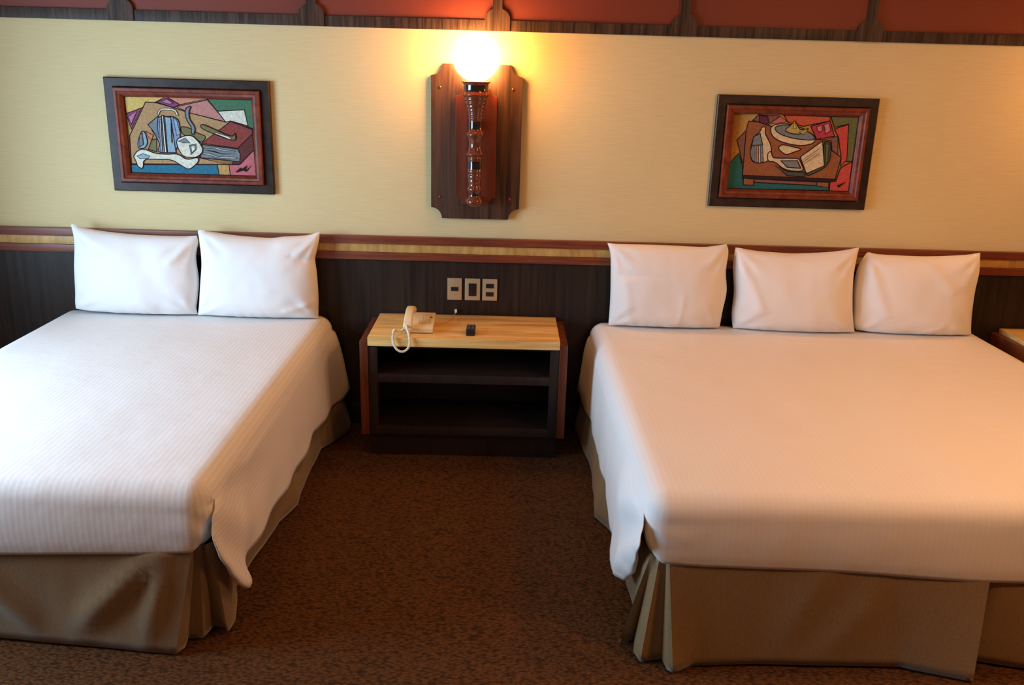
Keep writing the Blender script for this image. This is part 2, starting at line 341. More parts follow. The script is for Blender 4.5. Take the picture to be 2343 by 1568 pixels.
PAINT_A = [
    ('ochre', [(0, 1), (1, 1), (1, 0), (0, 0)]),
    ('yellow', [(0, 1), (0.312, 1), (0.251, 0.942), (0.127, 0.855), (0.004, 0.777)]),
    ('magenta', [(0.004, 0.777), (0.127, 0.855), (0.032, 0.574)]),
    ('magenta', [(0.25, 0.937), (0.332, 1), (0.433, 0.911), (0.379, 0.873)]),
    ('salmon', [(0.345, 1), (0.644, 1), (0.433, 0.911)]),
    ('pink', [(0.405, 0.884), (0.65, 0.985), (0.784, 0.707), (0.494, 0.813)]),
    ('green', [(0.65, 0.997), (1, 1), (1, 0.619), (0.945, 0.66), (0.936, 0.869), (0.723, 0.841)]),
    ('paper', [(0.723, 0.841), (0.936, 0.869), (0.958, 0.66), (0.823, 0.719), (0.784, 0.702)]),
    ('tan', [(0.165, 0.935), (0.25, 0.927), (0.379, 0.873), (0.494, 0.813), (0.784, 0.702), (0.823, 0.713), (0.584, 0.411), (0.551, 0.225), (0.748, 0.151), (0.007, 0.118), (0.014, 0.487)]),
    ('olive', [(0.421, 0.631), (0.486, 0.622), (0.55, 0.55), (0.627, 0.51), (0.585, 0.422), (0.546, 0.453), (0.43, 0.524)]),
    ('olive', [(0.186, 0.439), (0.227, 0.462), (0.219, 0.287), (0.153, 0.318)]),
    ('brick', [(0.823, 0.713), (0.989, 0.614), (0.988, 0.555), (0.866, 0.363), (0.584, 0.417)]),
    ('maroon', [(0.988, 0.555), (0.997, 0.352), (0.874, 0.151), (0.815, 0.148), (0.866, 0.363)]),
    ('slate', [(0.584, 0.4), (0.866, 0.352), (0.884, 0.282), (0.875, 0.184), (0.564, 0.225)]),
    ('silver', [(0.596, 0.368), (0.689, 0.372), (0.754, 0.337), (0.846, 0.33), (0.845, 0.313), (0.747, 0.318), (0.682, 0.355), (0.595, 0.349)]),
    ('ink', [(0.588, 0.33), (0.674, 0.323), (0.739, 0.287), (0.858, 0.287), (0.739, 0.276), (0.667, 0.306)]),
    ('silver', [(0.583, 0.292), (0.646, 0.283), (0.711, 0.242), (0.844, 0.248), (0.863, 0.222), (0.717, 0.223), (0.639, 0.263), (0.583, 0.27)]),
    ('ink', [(0.618, 0.244), (0.717, 0.212), (0.816, 0.209), (0.71, 0.203)]),
    ('lilac', [(0.019, 0.745), (0.092, 0.811), (0.076, 0.768), (0.036, 0.639)]),
    ('lilac', [(0.29, 0.943), (0.334, 0.981), (0.381, 0.93), (0.354, 0.914)]),
    ('blue', [(0.005, 0.107), (0.695, 0.137), (0.704, 0), (0.002, 0.002)]),
    ('ochre', [(0.695, 0.143), (0.788, 0.142), (0.794, 0), (0.704, 0)]),
    ('rose', [(0.788, 0.142), (0.874, 0.145), (0.995, 0.347), (1, 0), (0.794, 0)]),
    ('sky', [(0.078, 0.424), (0.112, 0.555), (0.138, 0.556), (0.157, 0.405), (0.126, 0.328), (0.072, 0.325)]),
    ('orange', [(0.145, 0.557), (0.203, 0.505), (0.186, 0.439), (0.162, 0.492)]),
    ('periwinkle', [(0.255, 0.753), (0.413, 0.758), (0.423, 0.524), (0.373, 0.283), (0.218, 0.276), (0.258, 0.398), (0.17, 0.643)]),
    ('sky', [(0.307, 0.755), (0.353, 0.745), (0.373, 0.283), (0.306, 0.28)]),
    ('slate', [(0.17, 0.643), (0.255, 0.757), (0.241, 0.603), (0.251, 0.463)]),
    ('sky', [(0.373, 0.746), (0.398, 0.715), (0.42, 0.534), (0.389, 0.512)]),
    ('paper', [(0.283, 0.764), (0.297, 0.765), (0.299, 0.28), (0.282, 0.279)]),
    ('paper', [(0.252, 0.769), (0.258, 0.827), (0.293, 0.865), (0.398, 0.858), (0.417, 0.769), (0.4, 0.768), (0.387, 0.836), (0.295, 0.841), (0.271, 0.817), (0.266, 0.774)]),
    ('slate', [(0.468, 0.823), (0.483, 0.876), (0.523, 0.903), (0.497, 0.813), (0.503, 0.719), (0.542, 0.624), (0.529, 0.528), (0.506, 0.538), (0.513, 0.623), (0.477, 0.718)]),
    ('paper', [(0.029, 0.219), (0.071, 0.303), (0.126, 0.322), (0.204, 0.265), (0.298, 0.258), (0.386, 0.272), (0.456, 0.188), (0.545, 0.235), (0.549, 0.17), (0.468, 0.055), (0.413, 0.108), (0.336, 0.193), (0.214, 0.188), (0.109, 0.189), (0.099, 0.055), (0.059, 0.081), (0.044, 0.181)]),
    ('sky', [(0.06, 0.226), (0.109, 0.261), (0.162, 0.23), (0.147, 0.196), (0.079, 0.193)]),
    ('paper', [(0.38, 0.457), (0.456, 0.514), (0.509, 0.516), (0.553, 0.453), (0.589, 0.357), (0.58, 0.281), (0.524, 0.223), (0.431, 0.23), (0.395, 0.328)]),
    ('slate', [(0.399, 0.436), (0.454, 0.482), (0.492, 0.418), (0.439, 0.416)]),
    ('slate', [(0.484, 0.386), (0.538, 0.409), (0.538, 0.333), (0.493, 0.266)]),
    ('paper', [(0.497, 0.375), (0.53, 0.387), (0.528, 0.333), (0.5, 0.288)]),
    ('olive', [(0.583, 0.658), (0.613, 0.664), (0.728, 0.578), (0.798, 0.527), (0.837, 0.518), (0.852, 0.572), (0.859, 0.476), (0.823, 0.466), (0.694, 0.539), (0.591, 0.61)]),
    ('paper', [(0.695, 0.566), (0.798, 0.516), (0.823, 0.485), (0.81, 0.476), (0.694, 0.549)]),
    ('silver', [(0.266, 0.711), (0.276, 0.711), (0.266, 0.3), (0.252, 0.3)]),
    ('ink', [(0.35, 0.671), (0.357, 0.671), (0.352, 0.413), (0.344, 0.413)]),
    ('slate', [(0.095, 0.49), (0.117, 0.534), (0.119, 0.382), (0.087, 0.348)]),
    ('ink', [(0.839, 0.05), (0.88, 0.107), (0.893, 0.091), (0.934, 0.142), (0.919, 0.07), (0.98, 0.156), (0.925, 0.054), (0.899, 0.069), (0.845, 0.039)]),
]
PAINT_B = [
    ('mustard', [(0, 1), (1, 1), (1, 0), (0, 0)]),
    ('teal', [(0, 0.349), (0.067, 0.48), (0.108, 0.303), (0.118, 0.134), (0.839, 0.111), (0.834, 0.007), (0, 0)]),
    ('mauve', [(0.194, 0.996), (0.366, 0.986), (0.275, 0.86), (0.152, 0.92)]),
    ('plum', [(0.201, 0.985), (0.267, 0.977), (0.286, 0.903), (0.249, 0.848), (0.207, 0.889)]),
    ('mauve', [(0.041, 0.656), (0.113, 0.8), (0.126, 0.349), (0.105, 0.348)]),
    ('vermilion', [(0.398, 0.997), (0.77, 0.998), (0.775, 0.941), (0.566, 0.859), (0.437, 0.908)]),
    ('rose', [(0.288, 0.86), (0.373, 0.981), (0.43, 0.913), (0.307, 0.882)]),
    ('moss', [(0.777, 0.997), (1, 1), (0.998, 0.409), (0.94, 0.407), (0.928, 0.904), (0.815, 0.858)]),
    ('crimson', [(0.817, 0.836), (0.928, 0.899), (0.951, 0.429), (0.906, 0.339), (0.902, 0.46), (0.859, 0.731)]),
    ('brown', [(0.12, 0.908), (0.2, 0.9), (0.275, 0.86), (0.684, 0.692), (0.803, 0.685), (0.814, 0.555), (0.902, 0.46), (0.876, 0.147), (0.115, 0.179), (0.107, 0.789)]),
    ('mauve', [(0.75, 0.694), (0.854, 0.741), (0.873, 0.492), (0.818, 0.555), (0.804, 0.675)]),
    ('raspberry', [(0.625, 0.862), (0.775, 0.941), (0.825, 0.74), (0.684, 0.692)]),
    ('umber', [(0.115, 0.185), (0.881, 0.164), (0.878, 0.127), (0.121, 0.145)]),
    ('mauve', [(0.213, 0.138), (0.731, 0.118), (0.734, 0.072), (0.216, 0.093)]),
    ('brown', [(0.124, 0.146), (0.213, 0.138), (0.212, 0.053), (0.129, 0.055)]),
    ('brown', [(0.731, 0.118), (0.828, 0.117), (0.827, 0.048), (0.735, 0.067)]),
    ('crimson', [(0.908, 0.317), (0.996, 0.409), (1, 0), (0.841, 0.004), (0.838, 0.123), (0.884, 0.136)]),
    ('cream', [(0.23, 0.837), (0.263, 0.838), (0.262, 0.751), (0.287, 0.687), (0.319, 0.601), (0.333, 0.491), (0.313, 0.38), (0.228, 0.348), (0.171, 0.385), (0.155, 0.539), (0.172, 0.704), (0.221, 0.771)]),
    ('slate', [(0.172, 0.704), (0.222, 0.75), (0.252, 0.598), (0.165, 0.589)]),
    ('slate', [(0.163, 0.578), (0.193, 0.579), (0.206, 0.369), (0.177, 0.396)]),
    ('orange', [(0.203, 0.58), (0.22, 0.58), (0.234, 0.359), (0.216, 0.364)]),
    ('slate', [(0.233, 0.581), (0.253, 0.582), (0.273, 0.378), (0.25, 0.36)]),
    ('cream', [(0.307, 0.379), (0.299, 0.49), (0.324, 0.524), (0.343, 0.436), (0.371, 0.427), (0.545, 0.434), (0.566, 0.413), (0.619, 0.253), (0.456, 0.268), (0.367, 0.382)]),
    ('cream', [(0.297, 0.828), (0.34, 0.883), (0.471, 0.888), (0.673, 0.745), (0.669, 0.637), (0.559, 0.597), (0.396, 0.642), (0.318, 0.721)]),
    ('slate', [(0.323, 0.84), (0.406, 0.875), (0.539, 0.858), (0.675, 0.724), (0.653, 0.674), (0.486, 0.695), (0.368, 0.755)]),
    ('lime', [(0.466, 0.877), (0.488, 0.937), (0.52, 0.858), (0.543, 0.805), (0.62, 0.84), (0.548, 0.751), (0.468, 0.759), (0.412, 0.8)]),
    ('yellow', [(0.481, 0.889), (0.497, 0.9), (0.509, 0.825), (0.489, 0.824)]),
    ('lime', [(0.532, 0.783), (0.608, 0.818), (0.567, 0.752)]),
    ('cream', [(0.375, 0.559), (0.405, 0.615), (0.494, 0.586), (0.582, 0.557), (0.499, 0.509), (0.449, 0.469)]),
    ('pine', [(0.739, 0.672), (0.805, 0.664), (0.815, 0.357), (0.657, 0.199), (0.628, 0.226), (0.772, 0.344)]),
    ('pine', [(0.364, 0.337), (0.477, 0.252), (0.619, 0.248), (0.624, 0.186), (0.481, 0.196)]),
    ('cream', [(0.567, 0.451), (0.732, 0.672), (0.772, 0.344), (0.634, 0.231)]),
    ('raspberry2', [(0.671, 0.853), (0.708, 0.886), (0.721, 0.812), (0.69, 0.789)]),
    ('raspberry2', [(0.727, 0.887), (0.765, 0.909), (0.786, 0.814), (0.75, 0.77)]),
    ('slate', [(0.413, 0.395), (0.547, 0.401), (0.582, 0.302), (0.473, 0.308)]),
    ('moss', [(0.761, 0.64), (0.788, 0.63), (0.794, 0.4), (0.78, 0.378)]),
    ('ink', [(0.587, 0.414), (0.714, 0.573), (0.714, 0.566), (0.587, 0.407)]),
    ('ink', [(0.592, 0.386), (0.686, 0.506), (0.686, 0.499), (0.592, 0.379)]),
    ('ink', [(0.601, 0.359), (0.719, 0.507), (0.72, 0.501), (0.601, 0.352)]),
    ('ink', [(0.895, 0.08), (0.971, 0.14), (0.923, 0.07), (0.912, 0.047)]),
]

# ------------------------------------------------------------------ pictures
PCOL = dict(ochre=(208, 160, 84), yellow=(226, 190, 92), magenta=(160, 70, 118), salmon=(222, 138, 112), pink=(206, 134, 124), green=(74, 128, 92), paper=(226, 228, 208), tan=(192, 148, 96),
            olive=(128, 122, 74), brick=(158, 66, 60), maroon=(112, 52, 50), slate=(124, 138, 146), blue=(42, 124, 160), rose=(220, 106, 116), sky=(140, 178, 198), orange=(214, 132, 88), periwinkle=(128, 156, 208),
            ink=(44, 28, 34), mustard=(228, 164, 62), teal=(36, 116, 116), mauve=(142, 96, 84), plum=(112, 50, 76), vermilion=(222, 92, 56), moss=(110, 120, 62), crimson=(224, 76, 66), brown=(166, 96, 52),
            raspberry=(206, 60, 84), umber=(62, 36, 28), silver=(182, 190, 190), lilac=(196, 120, 170), raspberry2=(230, 128, 140), cream=(228, 206, 160), lime=(190, 176, 78), pine=(80, 92, 80))
for _k, (_r, _g, _b) in list(PCOL.items()):
    _l = .3*_r+.59*_g+.11*_b; PCOL[_k] = tuple(.94*(_l+(v-_l)*.80) for v in (_r, _g, _b*.97))
def paint_mat(c):
    m = mat('paint_'+c, srgb(*PCOL[c]), .8, spec=.15); b = m.node_tree.nodes['Principled BSDF']
    if len(m.node_tree.nodes) > 2: return m
    n = nd(m, 'ShaderNodeTexNoise'); n.inputs['Scale'].default_value = 90; n.inputs['Detail'].default_value = 5
    lk(m, coords(m, (1, 1, 1)), n.inputs['Vector'])
    r, g, bb = PCOL[c]
    lk(m, ramp(m, n.outputs['Fac'], [(.3, srgb(r*.90, g*.89, bb*.89)), (.7, srgb(min(255, r*1.06), min(255, g*1.06), min(255, bb*1.08)))]), b.inputs['Base Color'])
    bump(m, n.outputs['Fac'], .3, .001); return m
SOFT = {'paper', 'cream', 'sky', 'lime', 'olive', 'periwinkle', 'pine', 'silver', 'slate'}
def picture(x0, x1, z0, z1, data, label):
    t = thing('framed_picture', ((x0+x1)/2, -.001, z0), label, 'picture', 'framed still lifes above the beds')
    def ring(prof, name, m):                 # prof: list of (inset, y) going around all four sides, closed loop
        rows = []
        for cx, cz in ((x0, z0), (x1, z0), (x1, z1), (x0, z1), (x0, z0)):
            sx = 1 if cx == x0 else -1; sz = 1 if cz == z0 else -1
            rows.append([(cx+sx*i, y, cz+sz*i) for i, y in prof+[prof[0]]])
        b = MB(); b.grid(rows); b.build(name, m, t, merge=1e-5, smooth=25)
    ring([(0, -.001), (0, -.022), (.004, -.026), (.040, -.026), (.046, -.022), (.046, -.001)], 'outer_frame', M_FRAME)
    ring([(.0465, -.001), (.0465, -.040), (.050, -.046), (.062, -.046), (.067, -.040), (.074, -.038), (.079, -.034), (.083, -.026), (.088, -.022), (.088, -.001)], 'inner_moulding', M_MOULD)
    i = .0885; ax0, ax1, az0, az1 = x0+i, x1-i, z0+i, z1-i; W_, H_ = ax1-ax0, az1-az0
    cols = sorted({c for c, _ in data} | {'ink'}); ci = {c: k for k, c in enumerate(cols)}
    b = MB(); b.box(ax0, ax1, -.012, -.001, az0, az1, ci[data[0][0]])
    y = -.0125; wd = .0046
    for c, P in data[1:]:
        Q = [Vector((ax0+u*W_, 0, az0+v*H_)) for u, v in P]; n = len(Q)
        ar = sum(Q[k].x*Q[(k+1) % n].z-Q[(k+1) % n].x*Q[k].z for k in range(n))
        if ar > 0: Q.reverse()
        if c in SOFT and n > 5:
            for _ in range(2): Q = [p for k in range(n) for n_ in (0,) for p in (Q[k].lerp(Q[(k+1) % len(Q)], .22), Q[k].lerp(Q[(k+1) % len(Q)], .78))]; n = len(Q)
        if c != 'ink':
            w2 = wd*.5 if abs(ar) > .003 else wd*.28
            ns = []
            for k in range(n):
                d = Q[(k+1) % n]-Q[k]; d = d.normalized() if d.length > 1e-7 else Vector((1, 0, 0)); ns.append(Vector((-d.z, 0, d.x)))
            R1, R2 = [], []
            for k in range(n):
                mt = (ns[k-1]+ns[k]); L_ = max(.35, mt.length_squared/2); mt = mt/L_*w2
                for R_, s_ in ((R1, -1), (R2, 1)):
                    v = Q[k]+mt*s_; R_.append(Vector((min(max(v.x, ax0), ax1), y, min(max(v.z, az0), az1))))
            b.add(R1+R2, [(k, (k+1) % n, n+(k+1) % n, n+k) for k in range(n)], ci['ink'])
        y -= .00006
        # fill sits under its outline
        b.add([Vector((v.x, y+.00009, v.z)) for v in Q], [tuple(range(n))], ci[c])
        y -= .00009
    me = b.build('painting', [paint_mat(c) for c in cols], t, smooth=180)
    return t
picture(-1.882, -1.090, 1.215, 1.756, PAINT_A, 'dark framed still life with blue jug and pipe, above the narrow bed')
picture(1.073, 1.857, 1.215, 1.753, PAINT_B, 'dark framed still life with fruit bowl and open book, above the wide bed')

# ------------------------------------------------------------------ switch plates
def plate(x0, x1, holes, label, cat):
    z0, z1 = .698, .812
    t = thing('wall_plate', ((x0+x1)/2, -.0125, z0), label, cat, 'metal plates on the dark panel above the nightstand')
    boxes((x0, x1, -.020, -.0125, z0, z1)).build('cover_plate', M_PLATE, t, bevel=.002)
    for hx0, hx1, hz0, hz1, nm in holes:
        boxes((x0+hx0*(x1-x0), x0+hx1*(x1-x0), -.0225, -.0205, z0+hz0*(z1-z0), z0+hz1*(z1-z0))).build(nm, M_BLACK, t, bevel=.0008)
plate(-.229, -.155, [(.25, .76, .41, .60, 'rocker_switch')], 'champagne metal wall plate with one small black rocker, leftmost of the three', 'light switch')
plate(-.139, -.061, [(.25, .76, .20, .78, 'black_insert')], 'champagne metal wall plate with one tall black insert, between the other two', 'wall socket')
plate(-.049, .027, [(.24, .76, .20, .40, 'rocker_switch'), (.24, .76, .58, .78, 'rocker_switch')], 'champagne metal wall plate with two small black rockers, one above the other', 'light switch')

# ------------------------------------------------------------------ nightstands
def nightstand(label):
    t = thing('nightstand', (-.12, -.235, 0), label, 'nightstand')
    boxes((-.575, .333, -.462, -.024, .5765, .619)).build('tabletop', M_TOP, t, bevel=.0025)
    for x0, x1 in ((-.614, -.5755), (.3335, .372)):
        boxes((x0, x1, -.458, -.024, .124, .597)).build('side_panel', M_SIDE, t, bevel=.002)
    b = boxes((-.575, -.532, -.450, -.425, .125, .576), (.290, .333, -.450, -.425, .125, .576), (-.532, .290, -.450, -.425, .125, .168), (-.532, .290, -.446, -.425, .566, .576))
    b.build('face_frame', M_DARK, t, bevel=.0015)
    boxes((-.575, .333, -.425, -.024, .140, .158)).build('bottom_board', M_DARK, t)
    boxes((-.5745, .3325, -.448, -.046, .392, .434)).build('shelf', M_DARK, t, bevel=.0015)
    boxes((-.575, .333, -.045, -.024, .125, .576)).build('back_panel', M_DARK, t)
    boxes((-.577, .334, -.410, -.030, 0.0005, .1235)).build('plinth', M_DARK, t, bevel=.0015)
    return t
n0 = nightstand('wooden nightstand with a pale top, reddish sides and two open shelves, between the beds')
n1 = copy_tree(n0); n1.location.x += 3.225
n1['label'] = 'nightstand at the right edge, only its pale top corner showing past the wide bed'

# ------------------------------------------------------------------ telephone
def telephone():
    t = thing('telephone', (-.35, -.28, .6195), 'ivory corded desk telephone on the nightstand top, handset on its left side', 'telephone')
    Z = .6195; x0, x1, yf, yb = -.418, -.274, -.382, -.190
    b = MB()
    prof = [(yf+.002, Z+.003), (yf, Z+.024), (yf+.028, Z+.034), (yb-.01, Z+.056), (yb, Z+.052), (yb, Z+.003)]
    n = len(prof); vs = [(x0, y, z) for y, z in prof]+[(x1, y, z) for y, z in prof]
    b.add(vs, [tuple(range(n)), tuple(reversed(range(n, 2*n)))]+[(i, i+n, (i+1) % n+n, (i+1) % n) for i in range(n)])
    body = b.build('base', M_PHONE, t, bevel=.003)
    def onslope(y): return Z+.034+(y-(yf+.028))/((yb-.01)-(yf+.028))*.022
    b = MB()
    for xa, xb, ya, yc, h in ((-.346, -.288, -.340, -.225, .0012),):
        b.add([(xa, ya, onslope(ya)+h), (xb, ya, onslope(ya)+h), (xb, yc, onslope(yc)+h), (xa, yc, onslope(yc)+h),
               (xa, ya, onslope(ya)-.002), (xb, ya, onslope(ya)-.002), (xb, yc, onslope(yc)-.002), (xa, yc, onslope(yc)-.002)],
              [(0, 1, 2, 3), (4, 7, 6, 5), (0, 4, 5, 1), (1, 5, 6, 2), (2, 6, 7, 3), (3, 7, 4, 0)])
    b.build('keypad', M_PHONE2, t)
    kp = MB()
    for r in range(4):
        for c in range(3):
            xx, yy = -.340+c*.014, -.326+r*.021; kp.box(xx, xx+.010, yy, yy+.013, onslope(yy), onslope(yy+.006)+.0035)
    kp.build('keys', M_PHONE, t)
    b = MB(); b.lathe(-.290, -.262, [(.0001, onslope(-.262)+.004), (.005, onslope(-.262)+.004), (.0055, onslope(-.262)-.002)], 14); b.build('indicator', M_BLACK, t)
    for fx in (x0+.010, x1-.02):
        for fy in (yf+.02, yb-.03): boxes((fx, fx+.010, fy, fy+.010, Z-.0002, Z+.004)).build('rubber_foot', M_BLACK, t)
    # handset: swept rounded section, arched, thick at the two ends
    b = MB(); rows = []; N = 26; hx = -.392
    for i in range(N+1):
        s = i/N; y = lerp(-.402, -.185, s)
        e = abs(2*s-1); topz = Z+.050+.032*(1-e**2.2)+.030*s
        th = .018+.016*max(0, (e-.55)/.45)**.8
        if e > .93: th *= 1-.35*(e-.93)/.07; topz -= .008*(e-.93)/.07
        hw = .020+.003*max(0, (e-.5)/.5)
        if e > .95: hw *= 1-.25*(e-.95)/.05
        rows.append([(hx+hw*(abs(math.cos(a))**.6)*(1 if math.cos(a) > 0 else -1), y, topz-th/2+th/2*(abs(math.sin(a))**.7)*(1 if math.sin(a) > 0 else -1)) for a in [2*math.pi*k/20 for k in range(20)]])
    b.grid(rows, closed=True); n = len(b.v)
    b.f += [tuple(range(n-20, n)), tuple(reversed(range(20)))]; b.m += [0, 0]
    b.build('handset', M_PHONE, t, smooth=50)
    # coiled cord hanging over the front edge
    b = MB(); P = []
    ctrl = [(-.398, -.402, .663), (-.392, -.425, .652), (-.383, -.455, .645), (-.376, -.472, .625), (-.374, -.480, .600), (-.381, -.483, .577), (-.397, -.484, .562), (-.414, -.484, .559), (-.432, -.483, .567), (-.445, -.482, .585),
            (-.453, -.478, .612), (-.452, -.474, .640), (-.449, -.462, .655), (-.440, -.445, .650), (-.428, -.420, .640), (-.4185, -.400, .636), (-.4150, -.380, .636)]
    def cat(p0, p1, p2, p3, u):
        return .5*((2*p1)+(-p0+p2)*u+(2*p0-5*p1+4*p2-p3)*u*u+(-p0+3*p1-3*p2+p3)*u**3)
    cv = [Vector(p) for p in ctrl]
    for i in range(len(cv)-1):
        for k in range(12):
            P.append(cat(cv[max(i-1, 0)], cv[i], cv[i+1], cv[min(i+2, len(cv)-1)], k/12))
    P.append(cv[-1])
    b.tube(P, .006, 12, rf=lambda i: .0056+.0009*math.cos(i*math.pi)); b.build('coiled_cord', M_CORD, t, smooth=70)
    b = MB(); b.tube([(-.274, -.25, .627), (-.255, -.235, .6225), (-.235, -.205, .622), (-.215, -.16, .622), (-.200, -.10, .622), (-.190, -.05, .624), (-.186, -.028, .630), (-.184, -.0225, .640)], .0016, 8); b.build('line_cord', M_PHONE2, t)
    b = MB(); b.box(-.190, -.178, -.030, -.0135, .632, .648); b.build('line_plug', M_CORD, t, bevel=.002)
telephone()
# small black remote
t = thing('remote_control', (-.092, -.345, .6195), 'small black remote control with grey buttons on the nightstand top, right of the telephone', 'remote control')
boxes((-.115, -.071, -.405, -.290, .6195, .646)).build('body', M_BLACK, t, bevel=.010, segs=4)
for yy in (-.322, -.346, -.368):
    for xx in (-.108, -.090): boxes((xx, xx+.012, yy-.006, yy+.006, .6458, .6478)).build('button', M_GREY, t, bevel=.0008)

# ------------------------------------------------------------------ beds
ZT = .603; RR = .070; YH = -.050; YF = -2.020
def bed_sheet(name, xl, xr, side, hem, flare, slit, zfoot, m, label, seed):
    """side=+1: the draped corner we see is on the right (+x) edge; the other edge drapes plainly"""
    b = MB()
    xs = [lerp(xl+RR, xr-RR, i/44) for i in range(45)]
    ys = [lerp(YH, YF+RR, j/70) for j in range(71)]
    def ztop(x, y):
        cx, cy = (x-(xl+xr)/2)/((xr-xl)/2), (y+1)/1.
        dx_ = x-(xr-.05 if side > 0 else xl+.05); dy_ = y-(YF+.05); d_ = math.hypot(dx_, dy_)
        pk = .0035*math.sin(math.atan2(dy_, -side*dx_)*7+seed)*(d_/.05)**2*math.exp(-(d_/.045)**2)
        return ZT+.0022*nz(x, y, seed, 2.3)-.006*max(0, abs(cx)-.75)+pk
    rows = []; uvs = []
    nD = 22
    def drape(x0, sgn, visible):
        for y_i, y in enumerate(ys): pass
    for j, y in enumerate(ys):
        s = j/70
        row = []; uv = []
        def edge_cols(sgn):
            E = sgn == side
            xe = xr if sgn > 0 else xl
            out = []
            for k in range(1, 7):
                th = math.radians(15*k)
                out.append((Vector((xe-sgn*RR+sgn*RR*math.sin(th), y, ztop(xe-sgn*RR, y)-RR+RR*math.cos(th))), RR*th))
            for k in range(1, nD+1):
                tt = k/nD
                hz = interp(hem, y) if E else .20
                fl = interp(flare, y) if E else .02
                z = lerp(ZT-RR, hz, tt)
                yy = y
                if E:                       # front rows slide onto the slit curve
                    w_ = max(0, (s-.72)/.28)**1.6
                    yend = interp([(-zz, yv) for zz, yv in slit], -z)
                    yy = y+w_*(yend-(YF+RR))
                wv = .0045*math.sin(y*17+seed+tt*1.5)*tt**1.2+.006*nz(y*2.2, tt*1.4, seed+3, 1.6)*tt
                # pull folds running down from the foot corner
                if E:
                    dd = math.hypot(y-YF, (ZT-z)); an = math.atan2(ZT-z, y-YF)
                    wv += .012*math.sin(an*9+seed)*math.exp(-((dd-.34)/.24)**2)
                    wv += .016*math.exp(-((y-(-1.60)+.30*tt)/.07)**2)*tt-.008*math.exp(-((y-(-1.42)+.30*tt)/.07)**2)*tt+.006*math.exp(-((y-(-1.0)+.2*tt)/.08)**2)*tt
                    wv += .003
                x = xe+sgn*(fl*tt**.62+wv)
                if not E: x = xe+sgn*(.004+.015*tt)
                out.append((Vector((x, yy, z)), RR*math.pi/2+(ZT-RR-z)))
            return out
        L = edge_cols(-1); Rr = edge_cols(1)
        row = [p for p, _ in reversed(L)]; uv = [(xl+RR-d, y) for _, d in reversed(L)]
        row += [Vector((x, y, ztop(x, y))) for x in xs]; uv += [(x, y) for x in xs]
        row += [p for p, _ in Rr]; uv += [(xr-RR+d, y) for _, d in Rr]
        rows.append(row); uvs.append(uv)
    b.grid(rows, uv=uvs)
    # turned-in edge of the loose corner
    last = rows[-1]; ncol = len(last)
    idx = range(ncol-nD-2, ncol) if side > 0 else range(nD+1, -1, -1)
    idx = list(idx)[5:] if side > 0 else list(idx)[5:]; curl = [[last[i] for i in idx]]; cuv = [[uvs[-1][i] for i in idx]]
    for q, (dx, dy) in enumerate(((.006, -.006), (.014, -.008), (.022, -.004), (.026, .006), (.028, .030))):
        r_ = []; u_ = []
        for n_, i in enumerate(idx):
            tt = (n_+3)/(len(idx)+2); a = min(1, max(0, tt-.13)*1.6)*(.5+.5*tt)
            p = last[i]; bow = .006*math.sin(n_*.55+q)
            r_.append(Vector((p.x-side*dx*a+bow*.3*a, p.y+dy*a, p.z+.012*a*(q/4)**2))); u_.append((uvs[-1][i][0], uvs[-1][i][1]-.02*(q+1)))
        curl.append(r_); cuv.append(u_)
    b.grid(curl, uv=cuv)
    # foot face wrapping both corners, tucked under the mattress
    cols = [(x, 0.0) for x in xs]; n45 = 8
    left = [(xl+RR, -math.radians(90*k/n45)) for k in range(n45, 0, -1)]; right = [(xr-RR, math.radians(90*k/n45)) for k in range(1, n45+1)]
    cols = left+cols+right
    rowsF = []; uvF = []
    yc = YF+RR
    vs_ = [('arc', 90-15*k) for k in range(0, 7)]+[('down', k/14) for k in range(1, 15)]+[('tuck', .5), ('tuck', 1)]
    for kind, val in vs_:
        r_ = []; u_ = []
        for cx, th in cols:
            zb = interp(zfoot, cx)+.006*nz(cx*1.3, 0, seed, 1)
            side_amt = abs(th)/(math.pi/2); inward = 1-min(1, side_amt*2)
            edge_x = min(cx-(xl+RR), (xr-RR)-cx)
            near = max(0, 1-edge_x/.10)
            zb += .006*near+.13*side_amt**1.6
            nx, ny = math.sin(th), -math.cos(th)
            if kind == 'arc': ph = math.radians(val); off = RR*math.cos(ph); z = ztop(cx, yc)-RR+RR*math.sin(ph); v = RR*(math.pi/2-ph)
            elif kind == 'down':
                z = lerp(ZT-RR, zb, val); off = RR+.006*math.sin(val*math.pi)-.004*max(0, val-.80)/.2
                off += .003*nz(cx*2, z*7, seed+5, 1)+.0035*math.sin(z*70+th*4)*near*(.4+side_amt)
                v = RR*math.pi/2+(ZT-RR-z)
            else: z = zb-.003+.002*val; off = RR-.008-.03*val; v = .5
            r_.append(Vector((cx+nx*off, yc+ny*off, z))); u_.append((cx+(RR*th), -v))
        rowsF.append(r_); uvF.append(u_)
    b.grid(rowsF, uv=uvF)
    o = b.build(name, m, merge=1e-4, smooth=80, solid=.0025)
    return tag(o, label, 'bed sheet')
def rounded_box(b, x0, x1, y0, y1, z0, z1, r):
    bm = bmesh.new(); bmesh.ops.create_cube(bm, size=1)
    for v in bm.verts: v.co = Vector((x1 if v.co.x > 0 else x0, y1 if v.co.y > 0 else y0, z1 if v.co.z > 0 else z0))
    bmesh.ops.bevel(bm, geom=bm.edges[:], offset=r, segments=5, affect='EDGES', profile=.5)
    bm.verts.index_update(); b.add([v.co.copy() for v in bm.verts], [tuple(v.index for v in f.verts) for f in bm.faces]); bm.free()
